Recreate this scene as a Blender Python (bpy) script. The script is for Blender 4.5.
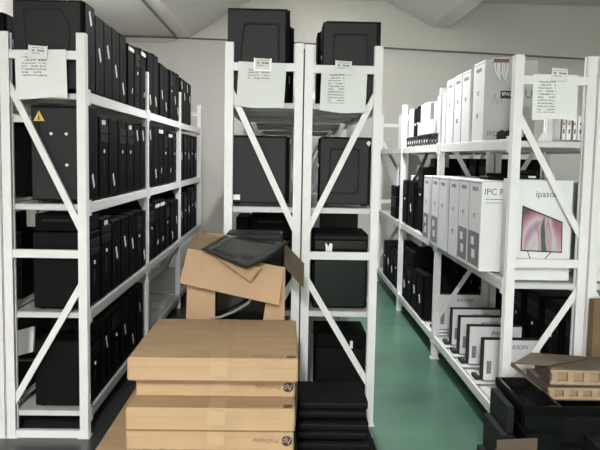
import bpy, bmesh, math, random
from mathutils import Vector, Matrix
random.seed(7)
R = math.radians
for o in list(bpy.data.objects):
    bpy.data.objects.remove(o)
SC = bpy.context.scene
COL = SC.collection

# ---------------------------------------------------------------- camera
PITCH, YAW, ROLL, FPX, EYE = .0928, .0212, .0181, 725.0, 1.355
def rot_cam():
    c, s = math.cos, math.sin
    base = Matrix(((1, 0, 0), (0, 0, -1), (0, 1, 0)))
    yw = Matrix(((c(YAW), -s(YAW), 0), (s(YAW), c(YAW), 0), (0, 0, 1)))
    pt = Matrix(((1, 0, 0), (0, c(PITCH), -s(PITCH)), (0, s(PITCH), c(PITCH))))
    rl = Matrix(((c(ROLL), -s(ROLL), 0), (s(ROLL), c(ROLL), 0), (0, 0, 1)))
    m = rl @ pt @ base @ yw
    return Matrix((m[0], -m[1], -m[2])).transposed()
cd = bpy.data.cameras.new('camera')
cam = bpy.data.objects.new('camera', cd)
COL.objects.link(cam)
cd.sensor_width = 36
cd.lens = 36 * FPX / 600
cd.clip_start = .05
mw = rot_cam().to_4x4()
mw.translation = (0, 0, EYE)
cam.matrix_world = mw
SC.camera = cam
# ---------------------------------------------------------------- world, exposure
w = bpy.data.worlds.new('world')
SC.world = w
w.use_nodes = True
w.node_tree.nodes['Background'].inputs[0].default_value = (.8, .85, .9, 1)
w.node_tree.nodes['Background'].inputs[1].default_value = .3
vs = SC.view_settings
vs.view_transform = 'Standard'
vs.look = 'None'
vs.exposure = 0.08
vs.gamma = 1
vs.use_curve_mapping = False
# ceiling lamps, the last unseen and added to brighten the left soffit: (x, y, z, length, width, watts)
LAMPS = [(.50, 5.4, 2.95, 1.4, .16, 95, 4), (-.30, -2.0, 2.75, 1.4, .16, 440, 8), (3.0, 4.5, 2.95, 1.3, .16, 22, 3), (-1.75, 5.4, 2.45, 1.3, .16, 14, 55)]
ROUND_LAMP = (.45, 7.95, 3.2, 3)

# ---------------------------------------------------------------- materials
def mat(name, col, rough=.5, metal=0.0, noise=0.0, nscale=8.0, bump=0.0, bscale=60.0, spec=.5, stretch=None, emit=None):
    m = bpy.data.materials.new(name)
    m.use_nodes = True
    nt = m.node_tree
    b = nt.nodes['Principled BSDF']
    b.inputs['Base Color'].default_value = (*col, 1)
    b.inputs['Roughness'].default_value = rough
    b.inputs['Metallic'].default_value = metal
    b.inputs['Specular IOR Level'].default_value = spec
    if noise or bump:
        tc = nt.nodes.new('ShaderNodeTexCoord')
        mp = nt.nodes.new('ShaderNodeMapping')
        nt.links.new(tc.outputs['Object'], mp.inputs[0])
        if stretch:
            mp.inputs['Scale'].default_value = stretch
    if noise:
        n = nt.nodes.new('ShaderNodeTexNoise')
        n.inputs['Scale'].default_value = nscale
        n.inputs['Detail'].default_value = 5
        nt.links.new(mp.outputs[0], n.inputs['Vector'])
        r = nt.nodes.new('ShaderNodeValToRGB')
        r.color_ramp.elements[0].position = .3
        r.color_ramp.elements[1].position = .7
        r.color_ramp.elements[0].color = (*[c * (1 - noise) for c in col], 1)
        r.color_ramp.elements[1].color = (*[min(1, c * (1 + noise)) for c in col], 1)
        nt.links.new(n.outputs['Fac'], r.inputs[0])
        nt.links.new(r.outputs[0], b.inputs['Base Color'])
    if bump:
        n2 = nt.nodes.new('ShaderNodeTexNoise')
        n2.inputs['Scale'].default_value = bscale
        nt.links.new(mp.outputs[0], n2.inputs['Vector'])
        bp = nt.nodes.new('ShaderNodeBump')
        bp.inputs['Strength'].default_value = bump
        bp.inputs['Distance'].default_value = .002
        nt.links.new(n2.outputs['Fac'], bp.inputs['Height'])
        nt.links.new(bp.outputs[0], b.inputs['Normal'])
    if emit:
        b.inputs['Emission Color'].default_value = (1, .98, .94, 1)
        b.inputs['Emission Strength'].default_value = emit
    return m

def scribble_mat(name, base, ink, rows, x0, x1, z0, z1, dens=.5, xs=260):
    """flat handwriting: rows of short strokes on a sheet (object space x, z)"""
    m = bpy.data.materials.new(name)
    m.use_nodes = True
    nt = m.node_tree
    N, L = nt.nodes, nt.links
    b = N['Principled BSDF']
    b.inputs['Roughness'].default_value = .75
    tc = N.new('ShaderNodeTexCoord')
    sp = N.new('ShaderNodeSeparateXYZ')
    L.new(tc.outputs['Object'], sp.inputs[0])
    def M(op, a, c=None):
        n = N.new('ShaderNodeMath')
        n.operation = op
        for i, v in enumerate((a, c)):
            if v is None: continue
            if isinstance(v, (int, float)): n.inputs[i].default_value = v
            else: L.new(v, n.inputs[i])
        return n.outputs[0]
    x, z = sp.outputs[0], sp.outputs[2]
    fr = M('FRACT', M('MULTIPLY', z, rows))
    line = M('MULTIPLY', M('GREATER_THAN', fr, .25), M('LESS_THAN', fr, .75))
    box = M('MULTIPLY', M('MULTIPLY', M('GREATER_THAN', x, x0), M('LESS_THAN', x, x1)),
            M('MULTIPLY', M('GREATER_THAN', z, z0), M('LESS_THAN', z, z1)))
    cb = N.new('ShaderNodeCombineXYZ')
    L.new(M('MULTIPLY', x, xs), cb.inputs[0])
    L.new(M('MULTIPLY', z, xs * .8), cb.inputs[2])
    nz = N.new('ShaderNodeTexNoise')
    nz.inputs['Scale'].default_value = 1
    nz.inputs['Detail'].default_value = 2
    L.new(cb.outputs[0], nz.inputs['Vector'])
    cb2 = N.new('ShaderNodeCombineXYZ')
    L.new(M('MULTIPLY', x, 30), cb2.inputs[0])
    L.new(M('MULTIPLY', M('FLOOR', M('MULTIPLY', z, rows)), 3.7), cb2.inputs[2])
    n2 = N.new('ShaderNodeTexNoise')
    n2.inputs['Scale'].default_value = 1
    L.new(cb2.outputs[0], n2.inputs['Vector'])
    ink_f = M('MULTIPLY', M('MULTIPLY', line, box),
              M('MULTIPLY', M('GREATER_THAN', nz.outputs['Fac'], dens), M('GREATER_THAN', n2.outputs['Fac'], .42)))
    mx = N.new('ShaderNodeMix')
    mx.data_type = 'RGBA'
    L.new(ink_f, mx.inputs[0])
    mx.inputs[6].default_value = (*base, 1)
    mx.inputs[7].default_value = (*ink, 1)
    L.new(mx.outputs[2], b.inputs['Base Color'])
    return m

def print_mat():
    """the colourful wallpaper printed on a monitor carton"""
    m = bpy.data.materials.new('printed_wallpaper')
    m.use_nodes = True
    nt = m.node_tree
    N, L = nt.nodes, nt.links
    b = N['Principled BSDF']
    b.inputs['Roughness'].default_value = .4
    tc = N.new('ShaderNodeTexCoord')
    mp = N.new('ShaderNodeMapping')
    mp.inputs['Location'].default_value = (.3, 0, .1)
    mp.inputs['Scale'].default_value = (9, 1, 3)
    L.new(tc.outputs['Object'], mp.inputs[0])
    n = N.new('ShaderNodeTexNoise')
    n.inputs['Scale'].default_value = 1.0
    n.inputs['Detail'].default_value = 1
    n.inputs['Distortion'].default_value = 1.2
    L.new(mp.outputs[0], n.inputs['Vector'])
    r = N.new('ShaderNodeValToRGB')
    e = r.color_ramp.elements
    e[0].position, e[0].color = .30, (.10, .05, .07, 1)
    e[1].position, e[1].color = .72, (.06, .10, .10, 1)
    for p, c in ((.38, (.36, .16, .20)), (.46, (.52, .30, .34)), (.51, (.55, .50, .50)), (.56, (.36, .22, .33)), (.62, (.62, .40, .22)), (.66, (.4, .35, .35))):
        k = r.color_ramp.elements.new(p)
        k.color = (*c, 1)
    L.new(n.outputs['Fac'], r.inputs[0])
    L.new(r.outputs[0], b.inputs['Base Color'])
    return m

def floor_mat():
    """green epoxy from the middle racks rightwards, dark grey on the left"""
    m = mat('green_epoxy', (.075, .165, .112), .3, noise=.32, nscale=1.6, spec=.4)
    nt = m.node_tree
    N, L = nt.nodes, nt.links
    b = N['Principled BSDF']
    src = b.inputs['Base Color'].links[0].from_socket
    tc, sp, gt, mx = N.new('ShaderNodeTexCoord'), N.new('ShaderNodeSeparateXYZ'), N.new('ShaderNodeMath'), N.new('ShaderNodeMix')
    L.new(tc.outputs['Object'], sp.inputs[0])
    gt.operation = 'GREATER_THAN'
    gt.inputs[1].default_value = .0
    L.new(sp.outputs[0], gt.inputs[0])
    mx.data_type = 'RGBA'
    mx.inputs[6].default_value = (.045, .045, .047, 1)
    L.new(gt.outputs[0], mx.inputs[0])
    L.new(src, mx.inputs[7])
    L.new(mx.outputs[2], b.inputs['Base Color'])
    return m

MT = dict(
    wall=mat('wall_paint', (.72, .70, .65), .8, noise=.035, nscale=1.2),
    ceil=mat('ceiling_paint', (.66, .65, .61), .85, noise=.03, nscale=1.0),
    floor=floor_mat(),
    steel=mat('white_powder_coat', (.80, .785, .775), .38, noise=.03, nscale=14),
    shelf=mat('grey_white_shelf', (.62, .62, .61), .45, noise=.05, nscale=6),
    black=mat('black_steel', (.0055, .0055, .0055), .6, spec=.10, noise=.18, nscale=5, bump=.15, bscale=400),
    fascia=mat('black_fascia', (.004, .004, .0042), .5, spec=.05, noise=.12, nscale=9),
    side=mat('dark_grey_side', (.018, .018, .019), .5, spec=.22, noise=.10, nscale=4, bump=.12, bscale=500),
    groove=mat('groove_black', (.006, .006, .006), .7),
    gloss=mat('gloss_black', (.005, .005, .005), .15, noise=.15, nscale=3, spec=.28),
    gloss_grey=mat('gloss_dark_grey', (.045, .048, .046), .14, noise=.15, nscale=4),
    silver=mat('silver', (.80, .80, .79), .35, metal=.1),
    grey=mat('grey_plastic', (.16, .16, .165), .5),
    dgrey=mat('dark_plastic', (.015, .015, .016), .5, spec=.15),
    card=mat('cardboard', (.43, .283, .158), .8, noise=.10, nscale=3.5, bump=.25, bscale=160, stretch=(1, 6, 1)),
    card_in=mat('cardboard_inside', (.36, .23, .13), .85, noise=.12, nscale=5),
    card_edge=mat('cardboard_edge', (.34, .25, .16), .8, noise=.15, nscale=40),
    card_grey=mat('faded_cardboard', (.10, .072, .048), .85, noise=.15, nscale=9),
    tape=mat('clear_brown_tape', (.45, .30, .17), .5),
    ink=mat('black_print', (.022, .018, .015), .6),
    inkfade=mat('faded_print', (.23, .145, .075), .8),
    white=mat('white_carton', (.80, .80, .80), .5, noise=.02, nscale=6),
    whitep=mat('white_plastic', (.72, .72, .71), .35),
    grey_print=mat('grey_print', (.22, .22, .23), .55, noise=.3, nscale=60),
    grey_text=mat('grey_text', (.12, .12, .12), .6),
    carton_grey=mat('grey_carton_print', (.42, .42, .415), .55, noise=.05, nscale=5),
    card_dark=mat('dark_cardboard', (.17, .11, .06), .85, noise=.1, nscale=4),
    card_dull=mat('dull_cardboard', (.40, .265, .155), .8, noise=.12, nscale=3.5, bump=.25, bscale=160),
    paper=scribble_mat('list_paper', (.80, .80, .78), (.05, .05, .06), 74, -.085, .03, -.125, -.02),
    paper2=scribble_mat('short_list_paper', (.78, .78, .76), (.06, .06, .07), 74, -.07, .035, -.085, -.025),
    paper3=scribble_mat('long_list_paper', (.78, .78, .76), (.06, .06, .07), 74, -.08, .0, -.17, -.03),
    tag=scribble_mat('tag_card', (.74, .74, .72), (.04, .04, .04), 70, -.028, .028, -.035, -.008, dens=.45),
    frame_mesh=mat('black_wire', (.015, .015, .015), .4),
    warn=mat('yellow_sticker', (.72, .55, .10), .5),
    brown=mat('brown_book', (.16, .10, .06), .7),
    screen=print_mat(),
    lamp=mat('lamp_diffuser', (.9, .9, .88), .4, emit=6.0),
    cable=mat('grey_cable', (.22, .21, .19), .5),
    clear=mat('milky_plastic', (.75, .73, .70), .2),
)

# ---------------------------------------------------------------- mesh helpers
def box(bm, lo, hi, bev=0.0, seg=1):
    lo, hi = Vector(lo), Vector(hi)
    r = bmesh.ops.create_cube(bm, size=1.0)
    vs_ = r['verts']
    c, s = (lo + hi) / 2, hi - lo
    for v in vs_:
        v.co = Vector((v.co.x * s.x, v.co.y * s.y, v.co.z * s.z)) + c
    if bev:
        es = list({e for v in vs_ for e in v.link_edges})
        bmesh.ops.bevel(bm, geom=es, offset=bev, segments=seg, affect='EDGES', profile=.5)
    return bm

def bar(bm, p, q, wdt, dep, up=(0, 1, 0)):
    """rectangular bar from p to q; dep is along 'up'"""
    p, q = Vector(p), Vector(q)
    d = (q - p).normalized()
    u = Vector(up)
    s = d.cross(u).normalized()
    u = s.cross(d).normalized()
    vs_ = []
    for base in (p, q):
        for a, b in ((-1, -1), (1, -1), (1, 1), (-1, 1)):
            vs_.append(bm.verts.new(base + s * a * wdt / 2 + u * b * dep / 2))
    for f in ((3, 2, 1, 0), (4, 5, 6, 7), (0, 1, 5, 4), (1, 2, 6, 5), (2, 3, 7, 6), (3, 0, 4, 7)):
        bm.faces.new([vs_[i] for i in f])

def prism(bm, pts, thick):
    """flat polygon pts (3-D) given a thickness along -normal"""
    pts = [Vector(p) for p in pts]
    n = (pts[1] - pts[0]).cross(pts[2] - pts[0]).normalized()
    a = [bm.verts.new(p) for p in pts]
    b = [bm.verts.new(p - n * thick) for p in pts]
    bm.faces.new(a)
    bm.faces.new(b[::-1])
    k = len(pts)
    for i in range(k):
        bm.faces.new([a[i], b[i], b[(i + 1) % k], a[(i + 1) % k]])

def tube(bm, path, r, n=8):
    rings = []
    path = [Vector(p) for p in path]
    for i, p in enumerate(path):
        d = (path[min(i + 1, len(path) - 1)] - path[max(i - 1, 0)]).normalized()
        a = d.cross(Vector((.3, .2, 1))).normalized()
        b = d.cross(a)
        rings.append([bm.verts.new(p + (a * math.cos(t) + b * math.sin(t)) * r)
                      for t in [2 * math.pi * k / n for k in range(n)]])
    for i in range(len(rings) - 1):
        for k in range(n):
            bm.faces.new([rings[i][k], rings[i][(k + 1) % n], rings[i + 1][(k + 1) % n], rings[i + 1][k]])
    bm.faces.new(rings[0][::-1])
    bm.faces.new(rings[-1])

def disc(bm, c, axis, r, h, n=16):
    c, ax = Vector(c), Vector(axis).normalized()
    a = ax.orthogonal().normalized()
    b = ax.cross(a)
    lo = [bm.verts.new(c + (a * math.cos(t) + b * math.sin(t)) * r) for t in [2 * math.pi * k / n for k in range(n)]]
    hi = [bm.verts.new(v.co + ax * h) for v in lo]
    bm.faces.new(lo[::-1])
    bm.faces.new(hi)
    for k in range(n):
        bm.faces.new([lo[k], lo[(k + 1) % n], hi[(k + 1) % n], hi[k]])

def mesh(name, bm, m):
    bmesh.ops.recalc_face_normals(bm, faces=bm.faces[:])
    me = bpy.data.meshes.new(name)
    bm.to_mesh(me)
    bm.free()
    me.materials.append(MT[m] if isinstance(m, str) else m)
    return me

def B(name, m, boxes, bev=0.0):
    bm = bmesh.new()
    for lo, hi in boxes:
        box(bm, lo, hi, bev)
    return mesh(name, bm, m)

def ob(name, me, parent=None, loc=(0, 0, 0), rot=(0, 0, 0), label=None, kind=None):
    o = bpy.data.objects.new(name, me)
    COL.objects.link(o)
    o.parent = parent
    o.location = loc
    o.rotation_euler = rot
    if label: o['label'] = label
    if kind: o['kind'] = kind
    return o

USED = {}
def thing(name, label, cat, loc=(0, 0, 0), rz=0.0, group=None, me=None):
    o = ob(name, me, None, loc, (0, 0, rz))
    if label in USED: print('DUP LABEL', label)
    USED[label] = 1
    n = len(label.split())
    if n > 16 or n < 4: print('LABEL LENGTH', n, label)
    o['label'], o['category'] = label, cat
    if group: o['group'] = group
    return o

def struct(name, me, loc=(0, 0, 0), parent=None):
    o = ob(name, me, parent, loc)
    o['kind'] = 'structure'
    return o

TXT = {}
def text_mesh(s, size, m, ext=.0004, shear=0.0):
    key = (s, size, m, shear)
    if key in TXT: return TXT[key]
    cu = bpy.data.curves.new('lettering', 'FONT')
    cu.body = s
    cu.size = size
    cu.align_x, cu.align_y = 'CENTER', 'CENTER'
    cu.extrude = ext
    cu.shear = shear
    cu.resolution_u = 3
    o = bpy.data.objects.new('lettering', cu)
    COL.objects.link(o)
    dg = bpy.context.evaluated_depsgraph_get()
    me = bpy.data.meshes.new_from_object(o.evaluated_get(dg))
    bpy.data.objects.remove(o)
    me.materials.clear()
    me.materials.append(MT[m])
    TXT[key] = me
    return me

# ---------------------------------------------------------------- room
X0, X1, Y0, Y1, ZC, ZS = -2.45, 4.3, -3.0, 8.7, 3.2, 2.74
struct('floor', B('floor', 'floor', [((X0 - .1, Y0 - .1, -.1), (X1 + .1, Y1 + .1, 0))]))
struct('wall_back', B('wall_back', 'wall', [((X0 - .1, Y1, 0), (X1 + .1, Y1 + .1, ZC + .1))]))
struct('wall_left', B('wall_left', 'wall', [((X0 - .1, Y0, 0), (X0, Y1, ZC + .1))]))
struct('wall_right', B('wall_right', 'wall', [((X1, Y0, 0), (X1 + .1, Y1, ZC + .1))]))
struct('wall_front', B('wall_front', 'wall', [((X0 - .1, Y0 - .1, 0), (X1 + .1, Y0, ZC + .1))]))
# ceiling: low soffit on the left, slanted haunches either side of the middle bay, downstand beam on the right
bm = bmesh.new()
def section(bm, pts):
    a = [bm.verts.new((x, Y0, z)) for x, z in pts]
    b = [bm.verts.new((x, Y1, z)) for x, z in pts]
    bm.faces.new(a)
    bm.faces.new(b[::-1])
    k = len(pts)
    for i in range(k):
        bm.faces.new([a[i], a[(i + 1) % k], b[(i + 1) % k], b[i]])
section(bm, [(X0, ZS), (-1.30, ZS), (-1.30, ZC + .1), (X0, ZC + .1)])
section(bm, [(-1.145, ZS), (-.40, ZC), (-.40, ZC + .1), (-1.145, ZC + .1)])
section(bm, [(-.40, ZC), (1.15, ZC), (1.15, ZC + .1), (-.40, ZC + .1)])
section(bm, [(1.15, ZC), (1.69, 2.92), (1.69, ZC + .1), (1.15, ZC + .1)])
section(bm, [(1.90, ZC), (X1, ZC), (X1, ZC + .1), (1.90, ZC + .1)])
struct('ceiling', mesh('ceiling', bm, 'ceil'))
bm = bmesh.new()
section(bm, [(-1.285, ZS - .012), (-1.145, ZS - .012), (-1.145, ZC + .1), (-1.285, ZC + .1)])
struct('trim_1', mesh('trim_1', bm, 'wall'))
bm = bmesh.new()
section(bm, [(1.69, 2.91), (1.90, 2.91), (1.90, ZC + .1), (1.69, ZC + .1)])
struct('trim_2', mesh('trim_2', bm, 'wall'))
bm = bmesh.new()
box(bm, (-1.302, Y0, ZS - .03), (-1.286, Y1, ZS + .02))  # dark strip standing in for the shadow line along the soffit
struct('shadow_line', mesh('shadow_line', bm, 'grey'))
# cables along the back wall
bm = bmesh.new()
tube(bm, [(X0, 8.685, 2.725), (-1.87, 8.685, 2.728), (-1.287, 8.685, 2.725), (0, 8.685, 2.70), (1.33, 8.685, 2.653), (2.6, 8.685, 2.612), (3.72, 8.685, 2.574), (X1, 8.685, 2.56)], .010)
thing('wall_cable', 'thin grey cable running across the top of the back wall', 'cable', me=mesh('wall_cable', bm, 'grey'))
bm = bmesh.new()
tube(bm, [(X0, 8.688, 2.67), (-1.87, 8.688, 2.668), (-1.45, 8.688, 2.672), (-1.30, 8.688, 2.70)], .009)
thing('wall_cable', 'short pale lower cable on the back wall above the left rack', 'cable', me=mesh('wall_cable', bm, 'shelf'))

# lamps
for i, (x, y, z, ln, wd, wt, up) in enumerate(LAMPS):
    t = thing('ceiling_light', ['white tube light hanging over the right middle rack',
                                'white tube light behind the camera', 'white tube light at far right of the room',
                                'added unseen tube light brightening the left soffit'][i], 'lamp', (x, y, z))
    ob('housing', B('housing', 'steel', [((-wd / 2, -ln / 2, -.02), (wd / 2, ln / 2, .03))]), t)
    ob('diffuser', B('diffuser', 'lamp', [((-wd / 2 + .02, -ln / 2 + .02, -.045), (wd / 2 - .02, ln / 2 - .02, -.0201))], .008), t)
    ld = bpy.data.lights.new('tube_glow', 'AREA')
    ld.shape = 'RECTANGLE'
    ld.size, ld.size_y, ld.energy, ld.color = wd, ln, wt, (.97, .985, 1)
    ob('tube_glow', ld, t, (0, 0, -.055))
    l2 = ld.copy(); l2.energy = up
    ob('tube_glow', l2, t, (0, 0, .04), (math.pi, 0, 0))
    zc = ZS if x < -1.3 else ZC
    for s_ in (-1, 1):
        ob('hanger', B('hanger', 'steel', [((-.004, s_ * ln * .4 - .004, .0301), (.004, s_ * ln * .4 + .004, zc - z))]), t)
x, y, z, wt = ROUND_LAMP
t = thing('ceiling_light', 'round white ceiling lamp glowing at the top edge, above the middle racks', 'lamp', (x, y, z))
bm = bmesh.new(); disc(bm, (0, 0, -.015), (0, 0, 1), .155, .014, 32)
ob('base_ring', mesh('base_ring', bm, 'steel'), t)
bm = bmesh.new(); disc(bm, (0, 0, -.045), (0, 0, 1), .14, .03, 32)
ob('diffuser', mesh('diffuser', bm, 'lamp'), t)
ld = bpy.data.lights.new('disc_glow', 'AREA')
ld.shape = 'DISK'; ld.size = .27; ld.energy = wt; ld.color = (1, .98, .95)
ob('disc_glow', ld, t, (0, 0, -.06))

# ---------------------------------------------------------------- shelving racks
PW, PD = .040, .050
def post_mesh(h):
    bm = bmesh.new()
    # C channel, open towards the inside of the frame (local +x is the inside), small beads on the front
    box(bm, (0, 0, 0), (.004, PD, h))
    box(bm, (.004, 0, 0), (PW, .004, h))
    box(bm, (.004, PD - .004, 0), (PW, PD, h))
    box(bm, (PW - .004, .004, 0), (PW, .014, h))
    box(bm, (PW - .004, PD - .014, 0), (PW, PD - .004, h))
    box(bm, (-.0015, .012, 0), (0, .018, h))
    box(bm, (-.0015, PD - .018, 0), (0, PD - .012, h))
    return mesh('post', bm, 'steel')
def rack(label, x0, x1, y0, bay, nb, top, shelves, bars, diags, group, detail=True):
    t = thing('storage_rack', label, 'rack', (x0, y0, 0), 0, group)
    wd = x1 - x0
    pm = post_mesh(top)
    fm = B('foot_plate', 'steel', [((-.006, -.006, 0), (PW + .01, PD + .006, .006))])
    cap = None
    for k in range(nb + 1):
        y = k * bay
        for s in (0, 1):
            p = ob('post', pm, t, (0 if s == 0 else wd, y + (PD if s else 0), 0), (0, 0, math.pi if s else 0))
            if k < 2: ob('foot_plate', fm, p)
        for z in bars:
            ob('end_bar', B('end_bar', 'steel', [((PW, .006, -.019), (wd - PW, .03, .019)), ((PW, .003, -.019), (wd - PW, .006, -.014)), ((PW, .003, .014), (wd - PW, .006, .019))]) if k == 0 and z == bars[0] else bpy.data.meshes['end_bar'] if False else EB.setdefault(round(wd, 3), B('end_bar', 'steel', [((PW, .006, -.019), (wd - PW, .03, .019))])), t, (0, y, z))
        for (xa, za, xb, zb) in diags:
            key = (round(wd, 3), xa, za, xb, zb)
            if key not in DG:
                b_ = bmesh.new()
                pa, pb = Vector((PW * .5 + xa * (wd - PW), .018, za)), Vector((PW * .5 + xb * (wd - PW), .018, zb))
                bar(b_, pa, pb, .030, .004)
                d_ = (pb - pa).normalized()
                sd = d_.cross(Vector((0, 1, 0)))
                bar(b_, pa + sd * .013 + Vector((0, .009, 0)), pb + sd * .013 + Vector((0, .009, 0)), .004, .018)
                DG[key] = mesh('diagonal_brace', b_, 'steel')
            ob('diagonal_brace', DG[key], t, (0, y, 0))
    L_ = bay - PD
    bm_ = B('beam', 'steel', [((-.016, 0, -.050), (.014, L_, -.008)), ((-.016, 0, -.008), (0, L_, 0))], .0015)
    ep = B('end_plate', 'steel', [((-.004, -.004, -.062), (0, .036, .012)), ((-.0055, .010, -.05), (-.004, .016, -.04)), ((-.0055, .010, -.012), (-.004, .016, -.002))])
    sm_ = bmesh.new()
    sx = wd - .034
    box(sm_, (0, 0, -.012), (sx, L_, -.008))
    box(sm_, (0, 0, -.036), (sx, .003, -.008))
    box(sm_, (0, L_ - .003, -.036), (sx, L_, -.008))
    for f in (.25, .5, .75):
        box(sm_, (.01, L_ * f - .015, -.032), (sx - .01, L_ * f + .015, -.0121))
    sm_ = mesh('shelf_panel', sm_, 'shelf')
    for k in range(nb):
        y = k * bay + PD
        for z in shelves:
            for s in (0, 1):
                b_ = ob('beam', bm_, t, (.018 if s == 0 else wd - .018, y if s == 0 else y + L_, z), (0, 0, math.pi if s else 0))
                if detail and k < 2:
                    e = ob('end_plate', ep, b_, (-.016, 0, 0))
                    e2 = ob('end_plate', ep, b_, (-.016, L_ - .032, 0))
            ob('shelf_panel', sm_, t, (.017, y, z))
    return t
EB, DG = {}, {}
ZIG = [(0, 1.69, 1, .98), (1, .76, 0, .155)]
ZAG = [(1, 1.69, 0, .98), (0, .76, 1, .20)]
LZ, MZ, RZ = (1.64, 1.125, .61, .13), (1.63, 1.115, .59, .12), (1.458, .80, .165)
rack('white steel rack along the left wall holding rows of black computer towers', -1.305, -.92, 3.37, 1.5, 3, 1.90, LZ, (1.80, .886, .018), ZIG, 'white storage racks')
rack('white rack cut off at the left frame edge, back to back with the left rack', -1.70, -1.315, 3.37, 1.5, 3, 1.90, LZ, (1.80, .886, .018), ZAG, 'white storage racks', False)
mid_left = rack('left one of the two joined middle racks, behind the open cardboard box', -.30, .078, 3.57, 1.5, 3, 1.905, MZ, (1.79, .875, .018), ZIG, 'white storage racks', False)
rack('right one of the two joined middle racks, beside the green aisle', .087, .465, 3.57, 1.5, 3, 1.90, MZ, (1.785, .87, .018), ZAG, 'white storage racks', False)
RD = [(0, 1.58, 1, 1.0), (1, .78, 0, .26)]
for k in range(3):
    ob('light_block', B('light_block', 'side', [((.3805, k * 1.5 + .004, .02), (.3845, k * 1.5 + 1.496, 1.88))]), mid_left)  # unseen sheet added to keep light off the left aisle
rack('white rack right of the green aisle holding white cartons and screens', 1.02, 1.39, 3.27, 1.56, 3, 1.83, RZ, (1.72, .89, .06), RD, 'white storage racks')
rack('white rack cut off at the right frame edge, behind the brown carton', 1.40, 1.77, 3.27, 1.56, 3, 1.83, RZ, (1.72, .89, .06), [(1, 1.58, 0, 1.0), (0, .78, 1, .26)], 'white storage racks', False)

# ---------------------------------------------------------------- computer towers
TW = {}
def ring(r, cx, cz, pts, n=3):
    """polygon (u,z) with rounded corners, n points a corner"""
    out = []
    k = len(pts)
    for i in range(k):
        p, a, b = Vector(pts[i]), Vector(pts[i - 1]), Vector(pts[(i + 1) % k])
        da, db = (a - p).normalized() * r, (b - p).normalized() * r
        for j in range(n):
            s = j / (n - 1)
            out.append((p + da) * (1 - s) ** 2 + p * 2 * s * (1 - s) + (p + db) * s ** 2)
    return out
def side_panel(ln, h, shape):
    """stamped side panel on local y=0, facing -y; groove ring then raised field"""
    o4 = [(.0, .0), (ln, .0), (ln, h), (.0, h)]
    if shape == 'trap':
        i4 = [(ln * .20, h * .25), (ln * .80, h * .25), (ln * .86, h * .72), (ln * .72, h * .93), (ln * .12, h * .93)]
    elif shape == 'trapl':
        i4 = [(ln * .18, h * .25), (ln * .92, h * .25), (ln * .90, h * .86), (ln * .27, h * .86)]
    elif shape == 'square':
        i4 = [(ln * .19, h * .14), (ln * .82, h * .14), (ln * .82, h * .86), (ln * .19, h * .86)]
    else:
        i4 = [(ln * .18, h * .2), (ln * .86, h * .2), (ln * .86, h * .87), (ln * .18, h * .87)]
    return i4
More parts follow.
